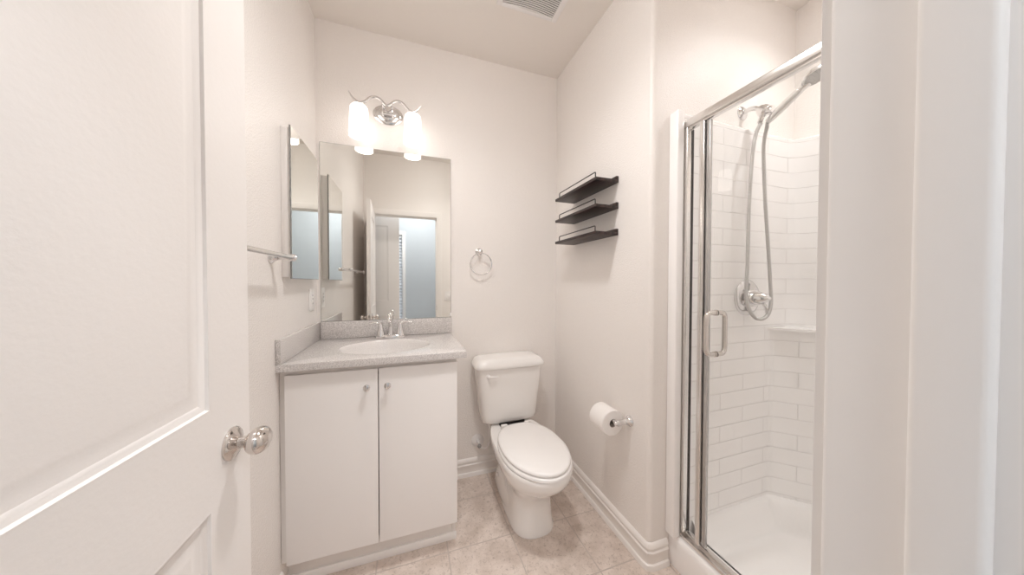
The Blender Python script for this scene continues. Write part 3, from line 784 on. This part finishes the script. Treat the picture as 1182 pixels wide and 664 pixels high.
def surround():
    su = empty('shower_surround', (1.5, 0.985, 0.19), 'white moulded subway-tile shower wall panels with a corner ledge', 'shower wall')
    yb_, xr_, yn_ = 0.985, 1.928, YD+0.030
    def fillet(pts, rad, seg=8):
        out = [pts[0]]
        for i in range(1, len(pts)-1):
            p0, p, p1 = (Vector(q) for q in (pts[i-1], pts[i], pts[i+1]))
            a = (p0-p).normalized(); c = (p1-p).normalized(); half = a.angle(c)/2
            d = rad[i-1]/math.tan(half); cen = p+(a+c).normalized()*(rad[i-1]/math.sin(half))
            s = p+a*d-cen; e = p+c*d-cen
            ang = s.angle(e); sg = 1 if s.x*e.y-s.y*e.x > 0 else -1
            for k in range(seg+1):
                th_ = sg*ang*k/seg; out.append((cen.x+s.x*math.cos(th_)-s.y*math.sin(th_), cen.y+s.x*math.sin(th_)+s.y*math.cos(th_)))
        out.append(pts[-1]); return out
    lower = fillet([(1.120, yb_), (1.725, yb_), (xr_, yb_-(xr_-1.725)), (xr_, yn_), (1.12, yn_)], [0.05, 0.05, 0.06])
    upper = fillet([(1.120, yb_), (xr_, yb_), (xr_, yn_), (1.12, yn_)], [0.12, 0.06], 12)
    def skin(name, path, z0, z1):
        b = BM(); uvl = b.loops.layers.uv.new('UVMap'); s = 0; acc = [0]
        for p, q in zip(path, path[1:]): s += math.dist(p, q); acc.append(s)
        zs = [z0, z1]
        for i in range(len(path)-1):
            vs = [b.verts.new((*path[i], z0)), b.verts.new((*path[i+1], z0)), b.verts.new((*path[i+1], z1)), b.verts.new((*path[i], z1))]
            f = b.faces.new(vs)
            for l, (u_, v_) in zip(f.loops, ((acc[i], z0), (acc[i+1], z0), (acc[i+1], z1), (acc[i], z1))):
                l[uvl].uv = (u_+0.05, v_-0.904+0.0775*24)
        bmesh.ops.remove_doubles(b, verts=b.verts, dist=1e-6)
        return obj(name, b, m_tile, su, ang=50)
    LZ_ = 1.045; TOP = 2.012
    skin('lower_wall', lower, 0.100, LZ_); skin('upper_wall', upper, LZ_+0.0, TOP-0.008)
    # top lip round the panel
    b = BM(); wallp = [(1.120, 1.019), (1.949, 1.019), (1.949, YD+0.001), (1.12, YD+0.001)]
    wallf = fillet(wallp, [0.02, 0.02], 12)
    A_ = [b.verts.new((*p, TOP-0.008)) for p in upper]
    inw = [(p[0]+(q[0]-p[0])*0.12, p[1]+(q[1]-p[1])*0.12) for p, q in zip(upper, wallf)]
    B_ = [b.verts.new((*p, TOP-0.002)) for p in inw]
    inw2 = [(p[0]+(q[0]-p[0])*0.3, p[1]+(q[1]-p[1])*0.3) for p, q in zip(upper, wallf)]
    C_ = [b.verts.new((*p, TOP)) for p in inw2]; D_ = [b.verts.new((*p, TOP)) for p in wallf]
    for P_, Q_ in ((A_, B_), (B_, C_), (C_, D_)):
        for i in range(len(P_)-1): b.faces.new((P_[i], P_[i+1], Q_[i+1], Q_[i]))
    obj('top_lip', b, m_acryl, su, ang=60)
    # corner ledge slab: diagonal front, rounded nose
    b = BM()
    outl = [(1.690, 0.986)]
    for k in range(13):
        t = k/12; x = 1.700+(xr_-1.700)*t; y = 0.985-(xr_-1.700)*t
        outl.append((x+0.008*math.sin(PI*t)*-1, y-0.008*math.sin(PI*t)))
    outl += [(xr_+0.001, 0.740), (xr_+0.001, 0.986)]
    prism(b, outl, LZ_-0.012, LZ_+0.0005); bmesh.ops.bevel(b, geom=[e for e in b.edges if all(abs(v.co.z-LZ_-0.0005) < 1e-6 for v in e.verts)], offset=0.004, segments=3, affect='EDGES')
    obj('corner_ledge', b, m_acryl, su, ang=60)
    # front flanges
    for ya, yb2 in ((0.973, 1.0195), (YD+0.0005, YD+0.045)):
        b = BM(); box(b, 1.083, 1.1215, ya, yb2, 0.1475, 2.012, 0.006, 3); obj('front_flange', b, m_acryl, su)
surround()

# ------------------------------------------------------------------ shower enclosure
GX = 1.144
en = empty('shower_enclosure', (GX, 0.56, 0.148), 'chrome-framed clear glass shower door and fixed panel', 'shower door')
b = BM()
box(b, 1.124, 1.162, YD+0.001, 0.9935, 1.938, 1.970, 0.004, 3)
box(b, GX-0.012, GX+0.010, YD+0.001, 0.9935, 1.930, 1.939, 0.001)
obj('header', b, m_alu, en)
b = BM()
box(b, 1.122, 1.164, YD+0.001, 0.9935, 0.1478, 0.162, 0.002); box(b, GX-0.006, GX+0.014, YD+0.001, 0.9935, 0.160, 0.174, 0.002)
obj('bottom_track', b, m_alu, en)
for ya, yb in ((0.963, 0.994), (YD+0.002, YD+0.022)):
    b = BM(); box(b, 1.125, 1.160, ya, yb, 0.1745, 1.937, 0.0015); obj('wall_jamb', b, m_alu, en)
b = BM(); box(b, 1.154, 1.1585, 0.959, 0.9628, 0.175, 1.929); obj('gasket', b, m_dark, en)
b = BM(); box(b, GX-0.003, GX+0.003, 0.909, 0.9588, 0.175, 1.929); obj('fixed_glass', b, m_glass, en)
b = BM(); box(b, 1.127, 1.154, 0.889, 0.908, 0.175, 1.929, 0.0012); obj('strike_post', b, m_alu, en)
b = BM(); box(b, 1.1475, 1.1525, 0.8855, 0.8885, 0.175, 1.929); obj('gasket', b, m_dark, en)
b = BM(); box(b, GX-0.003, GX+0.003, 0.170, 0.874, 0.178, 1.927); dg = obj('glass_door', b, m_glass, en)
b = BM(); box(b, GX-0.007, GX+0.007, 0.870, 0.885, 0.178, 1.927, 0.001); obj('edge_seal', b, mat('clear_grey_seal', (0.50, 0.49, 0.48), 0.25, metal=0.6), dg)
HY = 0.842
for s in (-1, 1):
    b = BM(); c = GX
    pts = [(c+s*0.0032, HY, 1.151), (c+s*0.024, HY, 1.151), (c+s*0.040, HY, 1.148), (c+s*0.049, HY, 1.136), (c+s*0.051, HY, 1.116),
           (c+s*0.051, HY, 1.068), (c+s*0.051, HY, 1.021), (c+s*0.049, HY, 1.001), (c+s*0.040, HY, 0.989), (c+s*0.024, HY, 0.986), (c+s*0.0032, HY, 0.986)]
    tube(b, pts, 0.0095, 18, k=5)
    for z in (1.151, 0.986): lathe(b, (c+s*0.0031, HY, z), (s, 0, 0), [(0.0115, 0), (0.0115, 0.004)], 20)
    obj('pull_handle', b, m_nickel, dg)

# ------------------------------------------------------------------ hand shower
PX = 1.545
hs = empty('hand_shower', (PX, YS, 2.10), 'chrome hand shower with looped metal hose on the shower wall', 'shower head')
b = BM(); lathe(b, (PX, YS-0.0003, 2.102), (0, -1, 0), [(0.033, 0), (0.032, 0.004), (0.024, 0.010), (0.014, 0.014)], 30); obj('flange', b, m_chrome, hs)
b = BM(); tube(b, [(PX, YS-0.010, 2.102), (PX, YS-0.035, 2.104), (PX, YS-0.060, 2.094), (PX, YS-0.085, 2.072)], 0.0105, 16); obj('arm', b, m_chrome, hs)
b = BM()
lathe(b, (PX, YS-0.078, 2.080), (0, -0.75, -0.66), [(0.016, 0), (0.020, 0.003), (0.020, 0.016), (0.026, 0.018), (0.026, 0.036), (0.020, 0.042), (0.0, 0.044)], 28)
lathe(b, (PX+0.0, 0.930, 2.062), (0.1, -0.75, -0.2), [(0.018, 0), (0.020, 0.03), (0.019, 0.040)], 24)
lathe(b, (PX-0.012, 0.920, 2.046), (-0.45, 0.0, -0.9), [(0.010, 0), (0.011, 0.015), (0.0095, 0.018), (0.0095, 0.048)], 20)
obj('holder', b, m_chrome, hs)
hb = Vector((PX+0.012, 0.905, 2.018)); ht = Vector((PX+0.004, 0.790, 2.082)); dr = (ht-hb).normalized()
b = BM(); tube(b, [hb-dr*0.012, hb+dr*0.02, hb+dr*0.07, hb+dr*0.12, ht, ht+dr*0.03], [0.013, 0.016, 0.0175, 0.015, 0.014, 0.017], 20); gr = obj('handset', b, m_satin, hs)
hc = ht+dr*0.055+Vector((0, 0, -0.002)); fn = Vector((0.0, -0.38, -0.92)).normalized()
b = BM(); lathe(b, hc-fn*0.022, fn, [(0.0, 0), (0.018, 0.002), (0.034, 0.009), (0.043, 0.018), (0.045, 0.027), (0.042, 0.031)], 36); obj('spray_head', b, m_satin, gr)
b = BM(); lathe(b, hc+fn*0.0085, fn, [(0.040, 0), (0.039, 0.002), (0, 0.0035)], 36)
for rr, nn in ((0.012, 6), (0.022, 11), (0.032, 16)):
    for i in range(nn):
        a = 2*PI*i/nn; u_, v_, w_ = frame(fn); lathe(b, hc+fn*0.0108+u_*rr*math.cos(a)+v_*rr*math.sin(a), fn, [(0.0018, 0), (0.0012, 0.003)], 6)
obj('spray_face', b, m_spray, gr)
b = BM()
hp = [(1.516, 0.918, 1.998), (1.490, 0.918, 1.960), (1.474, 0.920, 1.900), (1.469, 0.925, 1.80), (1.464, 0.93, 1.60), (1.460, 0.93, 1.375), (1.456, 0.930, 1.22), (1.470, 0.925, 1.145), (1.502, 0.918, 1.108), (1.545, 0.915, 1.103),
      (1.590, 0.918, 1.126), (1.614, 0.922, 1.18), (1.612, 0.926, 1.28), (1.592, 0.926, 1.45), (1.566, 0.925, 1.65), (1.545, 0.922, 1.85), (1.543, 0.919, 1.93), (1.549, 0.915, 1.975), (hb-dr*0.012)]
path = spline(hp, 60); rr = [0.0072+0.0007*math.sin(i*1.6) for i in range(len(path))]
tube(b, path, rr, 12, False); obj('hose', b, m_hose, hs, ang=80)

# shower valve
vc = (1.543, 0.985, 1.198)
sv = empty('shower_valve', vc, 'round chrome shower valve with cone lever handle on the tiled wall', 'shower valve')
b = BM(); lathe(b, (vc[0], vc[1]-0.0003, vc[2]), (0, -1, 0), [(0.086, 0), (0.086, 0.003), (0.080, 0.009), (0.066, 0.012), (0.050, 0.010), (0.036, 0.012), (0.030, 0.022)], 56); obj('escutcheon', b, m_chrome, sv)
b = BM(); lathe(b, (vc[0], vc[1]-0.022, vc[2]), (0, -1, 0), [(0.036, 0), (0.041, 0.004), (0.038, 0.018), (0.029, 0.042), (0.017, 0.064), (0.007, 0.080), (0, 0.083)], 36); kn = obj('cone_handle', b, m_chrome, sv)
b = BM(); tube(b, [(vc[0]+0.010, vc[1]-0.045, vc[2]-0.006), (vc[0]+0.030, vc[1]-0.052, vc[2]-0.022), (vc[0]+0.052, vc[1]-0.055, vc[2]-0.052), (vc[0]+0.056, vc[1]-0.055, vc[2]-0.075)], [0.011, 0.009, 0.008, 0.0065], 14, flat=0.7); obj('lever', b, m_chrome, kn)
